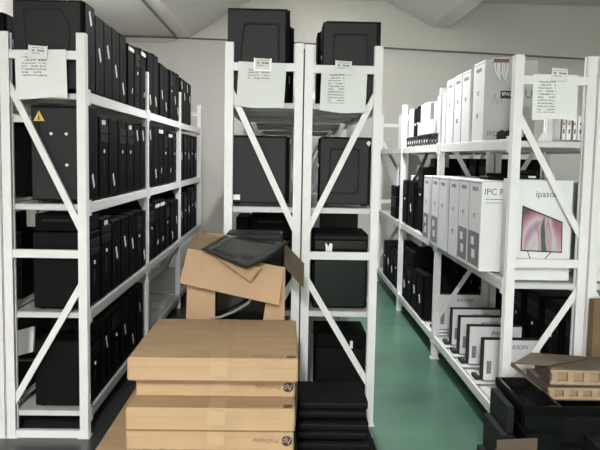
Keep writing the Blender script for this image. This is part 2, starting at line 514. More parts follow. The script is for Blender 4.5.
def tower_parts(t, h, ln, var, shape):
    key = (round(t, 3), round(h, 3), round(ln, 3), var, shape)
    if key in TW: return TW[key]
    P = []
    bm = bmesh.new()
    box(bm, (-ln / 2, -t / 2, .008), (ln / 2 - .012, t / 2, h), .0035)
    P.append(('case_body', mesh('case_body', bm, 'black'), []))
    P.append(('fascia', B('fascia', 'fascia', [((ln / 2 - .0118, -t / 2 + .003, .010), (ln / 2, t / 2 - .003, h - .004))], .004), None))
    fx = ln / 2
    subs = []
    rnd = random.Random(str(key))
    if var in (0, 1, 2, 3, 4):
        bz = (.84, .52, .62, .42, .22)[var] * h
        bm = bmesh.new()
        bar(bm, (fx + .001, -.016, bz + .030), (fx + .001, .016, bz - .030), .022, .003, (1, 0, 0))
        subs.append(('badge', mesh('badge', bm, 'silver')))
        subs.append(('vent_groove', B('vent_groove', 'groove', [((fx - .001, -t * .33, h * .08), (fx + .0006, -t * .30, h * .92)), ((fx - .001, t * .30, h * .08), (fx + .0006, t * .33, h * .92))])))
    if var in (5, 7):      # optical bays and round power button
        subs.append(('drive_bay', B('drive_bay', 'dgrey', [((fx - .001, -t / 2 + .018, h * .80), (fx + .004, t / 2 - .018, h * .89))], .001)))
        subs.append(('drive_bay', B('drive_bay', 'dgrey', [((fx - .001, -t / 2 + .018, h * .69), (fx + .004, t / 2 - .018, h * .78))], .001)))
        bm = bmesh.new(); disc(bm, (fx, 0, h * .58), (1, 0, 0), .010, .004, 14)
        subs.append(('power_button', mesh('power_button', bm, 'silver')))
        subs.append(('port_strip', B('port_strip', 'groove', [((fx, -.012, h * .30), (fx + .001, .012, h * .48))])))
    if var == 6:           # silver strip along the top of the front
        subs.append(('silver_strip', B('silver_strip', 'whitep', [((fx - .001, -t / 2 + .012, h * .885), (fx + .004, t / 2 - .012, h * .945))], .001)))
        bm = bmesh.new(); bar(bm, (fx + .001, .02, h * .22), (fx + .001, .035, h * .30), .010, .003, (1, 0, 0))
        subs.append(('badge', mesh('badge', bm, 'silver')))
    if var == 7:
        subs.append(('silver_label', B('silver_label', 'silver', [((fx, -.04, h * .90), (fx + .0015, .03, h * .955))])))
    P[1] = ('fascia', P[1][1], subs)
    # four rubber feet in one piece each side
    P.append(('foot', B('foot', 'groove', [((-ln / 2 + .02, -t / 2 + .02, 0), (-ln / 2 + .045, t / 2 - .02, .0079))]), []))
    P.append(('foot', B('foot', 'groove', [((ln / 2 - .055, -t / 2 + .02, 0), (ln / 2 - .03, t / 2 - .02, .0079))]), []))
    if shape:
        pl, ph = ln - .022, h - .018
        P.append(('side_panel', B('side_panel', 'black' if shape == 'plain' else 'side', [((-ln / 2 + .003, -t / 2 - .003, .014), (-ln / 2 + .003 + pl - .003, -t / 2 - .0001, .012 + ph - .004))], .0012), None))
        ss = []
        if not shape.startswith('plain'):
            pts = ring(.022, 0, 0, side_panel(pl, ph, shape), 4)
            bm = bmesh.new()
            ctr = sum(pts, Vector((0, 0))) / len(pts)
            def loop(s, yy): return [bm.verts.new((-ln / 2 + ctr.x + (p.x - ctr.x) * s, yy, .012 + ctr.y + (p.y - ctr.y) * s)) for p in pts]
            yb = -t / 2 - .003
            a, b2, c2 = loop(1.0, yb - .0002), loop(.985, yb - .0045), loop(.93, yb - .0045)
            d2 = loop(.90, yb - .0008)
            k = len(pts)
            for u, v in ((a, b2), (b2, c2), (c2, d2)):
                for i in range(k):
                    bm.faces.new([u[i], u[(i + 1) % k], v[(i + 1) % k], v[i]])
            ss.append(('stamped_ridge', mesh('stamped_ridge', bm, 'groove')))
            bm = bmesh.new()
            prism(bm, [(-ln / 2 + ctr.x + (p.x - ctr.x) * .9, yb - .0012, .012 + ctr.y + (p.y - ctr.y) * .9) for p in pts], .001)
            ss.append(('stamped_field', mesh('stamped_field', bm, 'side')))
        P[-1] = ('side_panel', P[-1][1], ss)
    TW[key] = P
    return P
def tower(label, loc, t, h, ln, var, rz=0.0, shape=None, group=None, flip=False):
    """flip: turned 180 degrees so the front looks along -x"""
    o = thing('computer_tower', label, 'computer', loc, rz + (math.pi if flip else 0), group)
    for nm, me, subs in tower_parts(t, h, ln, var, None if flip else shape):
        p = ob(nm, me, o)
        for sn, sme in subs or []:
            ob(sn, sme, p)
    if flip and shape:
        # mirror: side panel on the other long side, so it still looks at the entrance
        for nm, me, subs in tower_parts(t, h, ln, var, shape):
            if nm == 'side_panel':
                p = ob(nm, me, o, rot=(0, 0, math.pi))
                for sn, sme in subs: ob(sn, sme, p)
    return o
ORD = ['first', 'second', 'third', 'fourth', 'fifth', 'sixth', 'seventh', 'eighth', 'ninth', 'tenth']
def row(xf, z, items, where, group, ln=.30, flip=False):
    """items: (y start, thickness, height, variant, shape); xf = x of the fronts"""
    for i, it in enumerate(items):
        y, t, h, var = it[:4]
        shape = it[4] if len(it) > 4 else None
        look = {6: 'silver-topped black tower', 7: 'black tower with drive bays', 5: 'black tower with round button'}.get(var, 'badged black tower')
        tower(f'{look}, {ORD[i]} from front {where}', (xf + (ln / 2 if flip else -ln / 2), y + t / 2, z), t, h, ln, var, 0, shape, group, flip)
XF = -.932
row(XF, 1.64, [(3.60, .165, .39, 1), (3.77, .165, .388, 2), (3.94, .175, .39, 3), (4.12, .165, .39, 4), (4.335, .165, .368, 6), (4.52, .165, .375, 5), (4.70, .165, .392, 6)],
    'on left rack top shelf, near bay', 'towers on the top shelf of the left rack')
tower('largest black tower, stamped side panel facing out, front of left rack top shelf', (XF - .165, 3.51, 1.64), .17, .415, .33, 0, 0, 'trap', 'towers on the top shelf of the left rack')
row(XF, 1.64, [(4.93, .20, .405, 4), (5.14, .20, .42, 4), (5.42, .175, .393, 3), (5.60, .175, .39, 4), (5.88, .17, .398, 5), (6.06, .17, .405, 3), (6.235, .13, .41, 4)],
    'on left rack top shelf, middle bay', 'towers on the top shelf of the left rack')
row(XF, 1.64, [(6.45, .17, .40, 0), (6.63, .17, .40, 2), (6.81, .17, .40, 0), (6.99, .17, .40, 2)],
    'on left rack top shelf, far bay', 'towers on the top shelf of the left rack')
row(XF, 1.125, [(3.44, .20, .45, 4, 'plain_grey'), (3.66, .19, .42, 7), (3.86, .20, .42, 4), (4.07, .21, .42, 5), (4.29, .20, .42, 7), (4.50, .18, .415, 0), (4.69, .17, .42, 0)],
    'on left rack second shelf, near bay', 'towers on the second shelf of the left rack', .26)
row(XF, 1.125, [(4.93, .20, .435, 0), (5.14, .20, .435, 4), (5.35, .20, .44, 6), (5.57, .20, .42, 5), (5.80, .20, .42, 6), (6.02, .20, .42, 5)],
    'on left rack second shelf, middle bay', 'towers on the second shelf of the left rack', .28)
row(XF, 1.125, [(6.44, .20, .43, 1), (6.68, .20, .43, 5), (6.92, .20, .43, 1), (7.16, .20, .43, 5), (7.45, .20, .43, 1)],
    'on left rack second shelf, far bay', 'towers on the second shelf of the left rack', .28)
row(XF, .61, [(3.44, .22, .37, 5, 'plain'), (3.68, .22, .42, 7), (3.92, .20, .385, 1), (4.13, .20, .385, 2), (4.34, .20, .39, 1), (4.55, .19, .39, 5), (4.75, .115, .38, 4)],
    'on left rack third shelf, near bay', 'towers on the third shelf of the left rack', .26)
row(XF, .61, [(4.98, .20, .40, 5), (5.20, .20, .41, 6), (5.42, .20, .41, 6), (5.66, .20, .37, 5), (5.92, .20, .37, 4), (6.14, .20, .37, 1)],
    'on left rack third shelf, middle bay', 'towers on the third shelf of the left rack', .28)
row(XF, .61, [(6.46, .20, .40, 1), (6.70, .20, .40, 5), (6.95, .20, .43, 1), (7.20, .20, .43, 5), (7.45, .20, .45, 1)],
    'on left rack third shelf, far bay', 'towers on the third shelf of the left rack', .28)
row(XF, .13, [(3.44, .22, .325, 5, 'plain'), (3.68, .21, .38, 2), (3.90, .21, .38, 5), (4.12, .21, .38, 1), (4.34, .21, .385, 4), (4.56, .20, .385, 2)],
    'on left rack bottom shelf', 'towers on the bottom shelf of the left rack', .26)
# extras on the front case of the second shelf: warning triangle, cable, screws (belong to that case)
case = [o for o in bpy.data.objects if o.get('label', '').endswith('first from front on left rack second shelf, near bay')][0]
pan = [c for c in case.children if c.name.startswith('side_panel')][0]
case['label'] = 'black case with a yellow warning triangle, at front of left rack second shelf'
yb = -.20 / 2 - .0085
bm = bmesh.new()
prism(bm, [(-.118, yb + .004, .378), (-.066, yb + .004, .378), (-.092, yb + .004, .426)], .002)
s_ = ob('warning_sticker', mesh('warning_sticker', bm, 'warn'), pan)
bm = bmesh.new()
prism(bm, [(-.096, yb + .0016, .384), (-.088, yb + .0016, .384), (-.091, yb + .0016, .412)], .0008)
ob('warning_mark', mesh('warning_mark', bm, 'ink'), case)
for (sx, sz) in ((-.035, .32), (.035, .32), (.036, .175)):
    bm = bmesh.new(); disc(bm, (sx, yb + .004, sz), (0, -1, 0), .007, .006, 12)
    ob('screw', mesh('screw', bm, 'silver'), pan)
bm = bmesh.new()
tube(bm, [(-.093, yb + .003, .37), (-.092, yb, .33), (-.090, yb, .29), (-.078, yb, .24), (-.05, yb, .19), (-.015, yb, .12), (.0, yb, .08)], .005)
ob('loose_cable', mesh('loose_cable', bm, 'groove'), case)

# flat desktop lying on the front case of the third shelf, and a small white arm beside it
def slab_pc(label, loc, sx, sy, sz, m='black', group=None, lines=True, rz=0, face=-1, cat='computer', name='desktop_computer'):
    t = thing(name, label, cat, loc, rz, group)
    ob('case_body', B('case_body', m, [((-sx / 2, -sy / 2, .004), (sx / 2, sy / 2, sz))], .004), t)
    f = ob('fascia', B('fascia', 'fascia', [((-sx / 2 + .004, -sy / 2 - .006, .006), (sx / 2 - .004, -sy / 2 - .0001, sz - .003))], .002), t)
    if lines:
        ob('drive_slot', B('drive_slot', 'dgrey', [((-sx * .35, -sy / 2 - .008, sz * .60), (sx * .20, -sy / 2 - .0059, sz * .72))]), f)
        ob('power_button', B('power_button', 'silver', [((sx * .34, -sy / 2 - .008, sz * .5), (sx * .38, -sy / 2 - .0059, sz * .62))]), f)
    ob('foot', B('foot', 'groove', [((-sx / 2 + .02, -sy / 2 + .02, 0), (-sx / 2 + .04, sy / 2 - .02, .0039))]), t)
    ob('foot', B('foot', 'groove', [((sx / 2 - .04, -sy / 2 + .02, 0), (sx / 2 - .02, sy / 2 - .02, .0039))]), t)
    return t
slab_pc('flat black desktop lying on the front case of left rack third shelf', (-1.06, 3.555, .981), .25, .21, .085)
# left neighbour rack
tower('black case showing behind left end of left rack top shelf', (-1.525, 3.74, 1.64), .19, .395, .30, 2, 0, 'plain')
tower('black case with silver upright line, left of the warning-triangle case', (-1.485, 4.0, 1.125), .20, .37, .30, 5, 0, 'plain')
tower('black case further back, second shelf of the cut-off left rack', (-1.485, 4.25, 1.125), .20, .40, .30, 5, 0, 'plain')
bm = bmesh.new()
box(bm, (-.14, -.15, 0), (.14, .15, .012))
for lo, hi in (((-.14, -.15, .012), (-.128, .15, .34)), ((.128, -.15, .012), (.14, .15, .34)), ((-.128, -.15, .012), (.128, -.138, .34)), ((-.128, .138, .012), (.128, .15, .34))):
    box(bm, lo, hi)
t = thing('storage_bin', 'open black bin of upright slim cases, left end of third shelf', 'bin', (-1.48, 3.85, .61))
ob('bin_body', mesh('bin_body', bm, 'black'), t)
ob('rim', B('rim', 'dgrey', [((-.148, -.158, .325), (.148, -.1501, .345)), ((.1401, -.158, .325), (.148, .158, .345))]), t)
for i in range(3):
    thing('slim_case', f'slim dark case standing in the black bin, {ORD[i]} from its right', 'case', (-1.425 - i * .055, 3.85, .623), 0, 'slim cases in the black bin',
          B('slim_case', ('dgrey', 'grey', 'black', 'dgrey', 'grey')[i], [((-.018, -.12, 0), (.018, .12, .42 - .012 * (i % 3)))], .003))
tower('black case low in the cut-off left rack behind the white board', (-1.48, 4.35, .13), .20, .36, .30, 5, 0, 'plain')
bm = bmesh.new()
prism(bm, [(-.16, 0, 0), (.16, .0, .09), (.16, .03, .22), (-.16, .03, .13)], .018)
thing('white_board', 'white tilted board at left end of the bottom shelf', 'board', (-1.47, 3.75, .225), me=mesh('white_board', bm, 'white'))
thing('black_crate', 'low black crate under the white board on the bottom shelf', 'crate', (-1.47, 3.79, .13), me=B('black_crate', 'black', [((-.15, -.10, 0), (.15, .10, .095))], .004))
thing('paper_slip', 'white paper slip lying on the empty bottom shelf of the left rack', 'paper', (-1.03, 5.9, .122), .2, me=B('paper_slip', 'paper', [((-.05, -.12, 0), (.05, .12, .002))]))

# ---------------------------------------------------------------- middle racks
tower('tall dark tower with slanted stamped panel on top of left middle rack', (-.142, 3.72, 1.63), .18, .447, .305, 6, 0, 'trapl')
tower('second dark tower behind the tall one atop left middle rack', (-.112, 3.93, 1.63), .18, .40, .29, 1, 0)
tower('rounded dark tower with square stamped panel on top of right middle rack', (.316, 3.72, 1.63), .18, .395, .285, 5, 0, 'panel', flip=True)
tower('second dark tower behind the rounded one atop right middle rack', (.300, 3.93, 1.63), .18, .38, .29, 1, 0, flip=True)
tw = tower('plain-sided black tower on second shelf of left middle rack', (-.128, 3.73, 1.115), .20, .345, .295, 6, 0, 'plain_grey')
sp = [c for c in tw.children if c.name.startswith('side_panel')][0]
ob('asset_label', B('asset_label', 'silver', [((-.140, -.104, .024), (-.098, -.1031, .050))]), sp)
tw = tower('black tower with rounded stamped square and heart sticker, right middle rack', (.302, 3.73, 1.115), .20, .345, .265, 5, 0, 'square', flip=True)
bm = bmesh.new()
prism(bm, [(-.1, -.1040, .330), (-.112, -.1040, .318), (-.1, -.1040, .300), (-.088, -.1040, .318)], .0008)
h_ = ob('heart_sticker', mesh('heart_sticker', bm, 'whitep'), tw)
h_.matrix_parent_inverse = Matrix.Rotation(math.pi, 4, 'Z') @ Matrix.Translation((.21, 0, 0))
slab_pc('wide black desktop at the back of third shelf, left middle rack', (-.10, 4.2, .59), .33, .35, .16, 'black')
slab_pc('black desktop with a pale slot stacked at back, left middle rack third shelf', (-.06, 4.2, .751), .26, .33, .17, 'side')
slab_pc('black desktop topmost of the back stack, left middle rack third shelf', (-.06, 4.2, .922), .26, .33, .11, 'black')
slab_pc('black upright case left of the back stack, left middle rack third shelf', (-.235, 4.16, .751), .07, .3, .27, 'side', lines=False)
slab_pc('black desktop at front of third shelf, left middle rack, behind open box', (-.11, 3.78, .59), .30, .30, .33, 'black', lines=False)
# glossy black case, third shelf right
t = thing('glossy_case', 'glossy black upright case with silver sticker, third shelf of right middle rack', 'computer', (.2865, 3.66, .59))
ob('case_body', B('case_body', 'black', [((-.14, 0, .0), (.14, .30, .385))], .006), t)
ob('gloss_panel', B('gloss_panel', 'gloss', [((-.132, -.006, .01), (.132, -.0001, .35))], .003), t)
ob('top_lip', B('top_lip', 'dgrey', [((-.138, -.012, .355), (.138, -.0001, .372))], .004), t)
bm = bmesh.new()
prism(bm, [(-.075, -.0075, .285), (-.045, -.0075, .28), (-.042, -.0075, .33), (-.055, -.0075, .335), (-.062, -.0075, .318), (-.078, -.0075, .338)], .001)
ob('silver_sticker', mesh('silver_sticker', bm, 'silver'), t)
# top box resting on it at the back
bm = bmesh.new()
prism(bm, [(.20, 4.12, .60), (.42, 4.12, .60), (.42, 4.14, 1.04), (.20, 4.14, 1.04)], .03)
thing('black_board', 'dark board standing behind the glossy case, right middle rack', 'board', me=mesh('black_board', bm, 'side'))
# latched case on bottom shelf
t = thing('latched_case', 'black case with silver latch on bottom shelf of right middle rack', 'case', (.30, 3.66, .12))
ob('case_body', B('case_body', 'black', [((-.13, 0, 0), (.13, .3, .26))], .006), t)
ob('lid', B('lid', 'fascia', [((-.133, -.004, .262), (.133, .303, .335))], .006), t)
ob('latch', B('latch', 'silver', [((.045, -.012, .262), (.060, -.0041, .298)), ((.048, -.014, .285), (.057, -.012, .303))], .001), t)
slab_pc('black desktop on bottom shelf of left middle rack, behind the cartons', (-.11, 3.80, .12), .30, .30, .16, 'black')

# black flat machines stacked before the right middle rack
zz = 0.0
SL = [(.245, 3.17, .36, .30), (.235, 3.19, .34, .29), (.218, 3.19, .32, .30), (.213, 3.20, .305, .29), (.215, 3.19, .305, .30), (.212, 3.21, .297, .28), (.215, 3.20, .30, .28)]
for i, (cx, cy, sx, sy) in enumerate(SL):
    hh = .044
    wh = ['bottom', 'second from bottom', 'third from bottom', 'fourth from bottom', 'fifth from bottom', 'second from top', 'topmost'][i]
    t = thing('slim_computer', f'slim black machine, {wh} of the floor stack before right middle rack', 'computer', (cx + .01, cy, zz), 0, 'slim machines stacked before the middle rack')
    ob('case_body', B('case_body', 'black', [((-sx / 2, -sy / 2, .003), (sx / 2, sy / 2, hh - .003))], .005), t)
    ob('front_lip', B('front_lip', 'dgrey', [((-sx / 2 + .004, -sy / 2 - .004, .024), (sx / 2 - .004, -sy / 2 - .0001, .032))]), t)
    ob('foot', B('foot', 'groove', [((-sx / 2 + .02, -sy / 2 + .03, 0), (sx / 2 - .02, -sy / 2 + .05, .0029)), ((-sx / 2 + .02, sy / 2 - .05, 0), (sx / 2 - .02, sy / 2 - .03, .0029))]), t)
    zz += hh

# ---------------------------------------------------------------- papers and tags on the end bars
def sheet(label, x0, x1, ztop, y, h, m, skew=0.0):
    bm = bmesh.new()
    nx, nz = 6, 8
    wd = x1 - x0
    g = []
    for s in (0, -.0008):
        rows_ = []
        for j in range(nz + 1):
            v = j / nz
            rows_.append([bm.verts.new((wd * (i / nx - .5) + skew * v * .01, s - .006 * v * v * (1 + .4 * math.sin(3 * i / nx + x0 * 9)) - .003 * math.sin(math.pi * i / nx),
                                        -h * v - .004 * math.sin(i + x0 * 30) * (v > .9) + skew * .012 * (i / nx - .5))) for i in range(nx + 1)])
        g.append(rows_)
    for s in (0, 1):
        for j in range(nz):
            for i in range(nx):
                q = [g[s][j][i], g[s][j][i + 1], g[s][j + 1][i + 1], g[s][j + 1][i]]
                bm.faces.new(q if s else q[::-1])
    edge = [(0, i) for i in range(nx)] + [(j, nx) for j in range(nz)] + [(nz, nx - i) for i in range(nx)] + [(nz - j, 0) for j in range(nz)]
    for a in range(len(edge)):
        p, q = edge[a], edge[(a + 1) % len(edge)]
        bm.faces.new([g[0][p[0]][p[1]], g[0][q[0]][q[1]], g[1][q[0]][q[1]], g[1][p[0]][p[1]]])
    thing('paper_list', label, 'paper', ((x0 + x1) / 2, y, ztop), 0, 'handwritten lists on the racks', mesh('paper_list', bm, m))
def card(label, x0, x1, ztop, y, h, rot=0.0):
    wd = x1 - x0
    t = thing('price_tag', label, 'tag', ((x0 + x1) / 2, y, ztop), 0, 'tag cards over the lists')
    t.rotation_euler = (0, rot, 0)
    ob('tag_card', B('tag_card', 'tag', [((-wd / 2, -.001, -h), (wd / 2, 0, 0))]), t)
    ob('tag_holder', B('tag_holder', 'clear', [((-wd / 2 - .003, -.002, -h - .003), (-wd / 2, .001, .003)), ((wd / 2, -.002, -h - .003), (wd / 2 + .003, .001, .003)), ((-wd / 2, -.002, -h - .003), (wd / 2, .001, -h))]), t)
sheet('handwritten white list hanging at the end of the left rack', -1.236, -1.005, 1.820, 3.368, .218, 'paper', .6)
card('small tag card over the list on the left rack', -1.164, -1.084, 1.835, 3.350, .055, R(3))
sheet('white list with few lines hanging on the left middle rack', -.235, -.004, 1.808, 3.568, .215, 'paper2', -.9)
card('small tag card over the list on the left middle rack', -.157, -.079, 1.826, 3.550, .055, R(2))
sheet('white list with many lines hanging on the right middle rack', .167, .390, 1.790, 3.568, .212, 'paper3', -.6)
card('small tag card over the list on the right middle rack', .235, .309, 1.822, 3.550, .06, R(3))
sheet('white list hanging at the end of the right rack', 1.101, 1.304, 1.745, 3.268, .20, 'paper3', .0)
card('small tag card over the list on the right rack', 1.181, 1.245, 1.770, 3.250, .052, R(2))

# ---------------------------------------------------------------- cartons in the middle
FX = (-.70, .05, 2.36, 3.50, .248)
t = thing('flat_carton', 'large low brown carton on the floor under the carton stack', 'carton', ((FX[0] + FX[1]) / 2, (FX[2] + FX[3]) / 2, 0))
a, b = (FX[1] - FX[0]) / 2, (FX[3] - FX[2]) / 2
ob('carton_body', B('carton_body', 'card', [((-a, -b, 0), (a, b, FX[4]))], .004), t)
ob('tape_strip', B('tape_strip', 'tape', [((-.03, -b - .001, FX[4] - .08), (.03, -b - .0001, FX[4] - .004))]), t)

def hp_mark(parent, loc, rot, r):
    bm = bmesh.new(); disc(bm, (0, 0, 0), (0, 0, 1), r, .0006, 28)
    d = ob('round_logo', mesh('round_logo', bm, 'ink'), parent, loc, rot)
    ob('logo_letters', text_mesh('hp', r * 1.75, 'card_edge', .0003, .35), d, (0, r * .05, .0009))
def flat_box(label, x0, x1, y0, y1, z0, z1, mark, group='flat monitor cartons in the stack', rz=0.0):
    cx, cy = (x0 + x1) / 2, (y0 + y1) / 2
    t = thing('monitor_carton', label, 'carton', (cx, cy, z0), rz, group)
    a, b, h = (x1 - x0) / 2, (y1 - y0) / 2, z1 - z0
    ob('carton_body', B('carton_body', 'card', [((-a, -b, 0), (a, b, h))], .006), t)
    ob('closing_flap', B('closing_flap', 'card', [((-a + .003, -b - .003, h * .62), (a - .003, -b - .0001, h - .007))], .001), t)
    tx = .02
    ob('tape_strip', B('tape_strip', 'tape', [((tx - .03, -b - .0045, h * .30), (tx + .03, -b - .0031, h - .008))]), t)
    ob('tape_strip', B('tape_strip', 'tape', [((tx - .03, -b + .006, h), (tx + .03, b - .006, h + .0007))]), t)
    if mark in ('top', 'both'):
        hp_mark(t, (a - .026, -b + .032, h + .0003), (0, 0, math.pi), .017)
        ob('printed_name', text_mesh('ProDisplay', .024, 'inkfade'), t, (a - .105, -b + .032, h + .0005), (0, 0, math.pi))
    if mark in ('front', 'both'):
        hp_mark(t, (a - .024, -b - .0036, h * .50), (R(90), math.pi, 0), .0185)
        ob('printed_name', text_mesh('ProDisplay', .021, 'inkfade'), t, (a - .098, -b - .0036, h * .50), (R(90), math.pi, 0))
    return t
flat_box('topmost flat brown monitor carton of the stack, tape across its lid', -.535, .055, 2.45, 3.06, .577, .660, 'top')
flat_box('second flat brown monitor carton from the top, set back', -.522, .046, 2.535, 3.06, .494, .576, 'front')
flat_box('third flat brown monitor carton from the top, sticking out forward', -.535, .046, 2.42, 3.02, .412, .493, 'top')
flat_box('fourth flat brown monitor carton from the top, round logo at right', -.54, .043, 2.45, 3.04, .330, .411, 'front')
flat_box('bottom flat brown monitor carton of the stack', -.54, .043, 2.45, 3.04, .2488, .329, 'front')

# open brown box behind the stack
t = thing('open_carton', 'tall open brown carton with bent flaps, full of black parts', 'carton', (0, 0, 0))
xa, xb, ya, yb_, zb = -.425, 0.0, 3.09, 3.46, .2488
FL, FR, BL, BR = .955, .882, .99, .955
bm = bmesh.new()
th = .006
box(bm, (xa, ya, zb), (xb, yb_, zb + th))
def wall(bm, pts, thick): prism(bm, pts, thick)
wall(bm, [(xa, ya, zb), (xa, yb_, zb), (xa + .012, yb_, BL), (xa + .02, ya, FL)], th)
wall(bm, [(xb, yb_, zb), (xb, ya, zb), (xb, ya, FR), (xb, yb_, BR)], th)
wall(bm, [(xa, yb_, zb), (xb, yb_, zb), (xb, yb_, BR), (xa + .012, yb_, BL)], th)
# front wall with a torn opening
ox0, ox1, oz0, oz1 = -.295, -.09, .36, .80
wall(bm, [(xa, ya, zb), (ox0, ya, zb), (ox0, ya, .915), (xa + .02, ya, FL)], th)
wall(bm, [(ox1 - .05, ya, zb), (xb, ya, zb), (xb, ya, FR), (ox1, ya, .895), (ox1 + .02, ya, .78)], th)
wall(bm, [(ox0, ya, oz1), (ox1 + .02, ya, oz1), (ox1, ya, .895), (ox0, ya, .915)], th)
wall(bm, [(ox0, ya, zb), (ox1 - .05, ya, zb), (ox1 - .045, ya, oz0), (ox0, ya, oz0)], th)
ob('carton_body', mesh('carton_body', bm, 'card_dull'), t)
bm = bmesh.new()
prism(bm, [(xa + .012, ya - .004, FL + .005), (xa - .012, ya - .075, .822), (-.02, ya - .085, .735), (xb, ya - .004, FR + .002)], .005)
ob('front_flap', mesh('front_flap', bm, 'card_dull'), t)
for fx_ in (-.35, -.215, -.085):
    bm = bmesh.new()
    zt, z2 = FL + .005 - (fx_ + .413) * .177, .822 - (fx_ + .437) * .21
    bar(bm, (fx_, ya - .0075, zt - .004), (fx_ - .012, ya - .0815, z2 + .004), .004, .002, (0, -1, .5))
    ob('crease', mesh('crease', bm, 'card_dull'), t)
bm = bmesh.new()
prism(bm, [(xb + .003, 3.28, .965), (xb + .003, 3.10, .89), (xb + .086, 3.08, .800), (xb + .090, 3.20, .885)], .005)
ob('side_flap', mesh('side_flap', bm, 'card_grey'), t)
bm = bmesh.new()
prism(bm, [(xa + .012, yb_ + .002, BL), (xa + .02, ya + .01, FL), (xa + .10, ya + .06, .92), (xa + .16, yb_ - .05, .965)], .004)
ob('inner_flap', mesh('inner_flap', bm, 'card_in'), t)
bm = bmesh.new()
prism(bm, [(-.275, 3.02, .925), (-.140, 2.985, .838), (-.095, 3.03, .89)], .004)
ob('torn_flap', mesh('torn_flap', bm, 'card_in'), t)
t = thing('black_monitor', 'black screen seen through the torn front of the open carton', 'monitor', (-.20, 3.17, zb + th))
ob('screen', B('screen', 'gloss', [((-.17, -.03, .02), (.17, 0, .56))], .005), t)
ob('foot', B('foot', 'black', [((-.10, -.05, 0), (.10, .06, .0199))], .004), t)
bm = bmesh.new()
tube(bm, [(-.32, 3.083, .655), (-.27, 3.078, .665), (-.21, 3.08, .690), (-.155, 3.083, .725), (-.125, 3.086, .765), (-.12, 3.10, .785)], .0055)
thing('grey_cable', 'grey cable curling out of the torn carton front', 'cable', me=mesh('grey_cable', bm, 'cable'))
t = thing('black_case', 'dark case standing at the back inside the open carton', 'case', (-.135, 3.35, zb + th))
ob('case_body', B('case_body', 'side', [((-.13, -.08, 0), (.125, .08, .755))], .008), t)
ob('lid_edge', B('lid_edge', 'dgrey', [((-.133, -.084, .72), (.128, -.0801, .735))]), t)
# glossy panel with raised rim lying across the rim
t = thing('monitor_shell', 'glossy black curved monitor shell lying across the open carton', 'monitor shell', (0, 0, 0))
A_, B_, C_, D_ = Vector((-.345, 3.04, .966)), Vector((-.150, 2.965, .893)), Vector((.018, 3.10, .985)), Vector((-.262, 3.24, 1.005))
bm = bmesh.new()
n_ = 8
gr = []
for s in (0, 1):
    g_ = []
    for j in range(n_ + 1):
        rw = []
        for i in range(n_ + 1):
            u, v = i / n_, j / n_
            p = (A_ * (1 - u) + B_ * u) * (1 - v) + (D_ * (1 - u) + C_ * u) * v
            p = p + Vector((0, 0, -.018 * math.sin(math.pi * u) * math.sin(math.pi * v) + .012 * max(0, u - .8) * 5 * .6)) - Vector((0, 0, .006 * s))
            rw.append(bm.verts.new(p))
        g_.append(rw)
    gr.append(g_)
for s in (0, 1):
    for j in range(n_):
        for i in range(n_):
            bm.faces.new([gr[s][j][i], gr[s][j][i + 1], gr[s][j + 1][i + 1], gr[s][j + 1][i]])
for a_, b_ in (((0, 0), (0, 1)), ):
    pass
per = [(0, i) for i in range(n_)] + [(j, n_) for j in range(n_)] + [(n_, n_ - i) for i in range(n_)] + [(n_ - j, 0) for j in range(n_)]
for k in range(len(per)):
    p, q = per[k], per[(k + 1) % len(per)]
    bm.faces.new([gr[0][p[0]][p[1]], gr[0][q[0]][q[1]], gr[1][q[0]][q[1]], gr[1][p[0]][p[1]]])
me = mesh('panel_face', bm, 'gloss_grey')
for pl in me.polygons: pl.use_smooth = True
ob('panel_face', me, t)
bm = bmesh.new()
tube(bm, [A_ + Vector((0, 0, -.002)), A_.lerp(B_, .5) + Vector((0, -.004, .0)), B_ + Vector((0, 0, .008)), B_.lerp(C_, .5) + Vector((.004, 0, -.004)), C_ + Vector((0, 0, .010))], .006, 10)
ob('rim', mesh('rim', bm, 'dgrey'), t)

# ---------------------------------------------------------------- right rack: white cartons
def carton(label, x0, y0, wd, th_, h, z, style, group, front=None):
    """white carton: narrow spine looks at the aisle (-x), broad side at the entrance (-y)"""
    t = thing('white_carton', label, 'carton', (x0, y0, z + .001), 0, group)
    ob('carton_body', B('carton_body', 'white', [((0, 0, 0), (wd, th_, h))], .003), t)
    ob('lid_seam', B('lid_seam', 'grey_text', [((-.0006, .003, h - .014), (-.0001, th_ - .003, h - .011)), ((.004, -.0006, h - .004), (wd - .004, -.0001, h - .0025))]), t)
    rot = (R(90), 0, -R(90))
    cy = th_ / 2
    if style >= 1:
        ob('spine_lettering', text_mesh('IPASON', .030, 'grey_text'), t, (-.0006, cy, h - .045), rot)
        ob('spine_lettering', text_mesh('PC', .034, 'grey_text'), t, (-.0006, cy, h * .60), rot)
    if style == 2:
        p = ob('spine_label', B('spine_label', 'grey_print', [((-.0008, .012, .02), (-.0001, th_ - .012, h * .42))]), t)
        ob('label_window', B('label_window', 'white', [((-.0016, cy - .03, h * .12), (-.0009, cy + .03, h * .22)), ((-.0016, cy - .01, h * .27), (-.0009, cy + .05, h * .36))]), p)
    if style == 3:
        ob('spine_lettering', text_mesh('IPC', .034, 'grey_text'), t, (-.0006, cy, h * .32), rot)
    ob('gap_shade', B('gap_shade', 'ink', [((.0004, th_ + .0002, .002), (wd - .01, th_ + .006, h - .001))]), t)  # dark strip painted in as the shade between cartons
    return t
G1, G2 = 'white cartons on the top shelf of the right rack', 'white cartons on the middle shelf of the right rack'
XR = 1.028
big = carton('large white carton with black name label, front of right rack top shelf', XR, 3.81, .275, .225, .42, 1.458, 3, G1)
ob('broad_side', B('broad_side', 'carton_grey', [((.002, -.0005, .004), (.273, -.0001, .414))]), big)
ob('shop_label', B('shop_label', 'ink', [((.088, -.0012, .222), (.185, -.0001, .262))]), big)
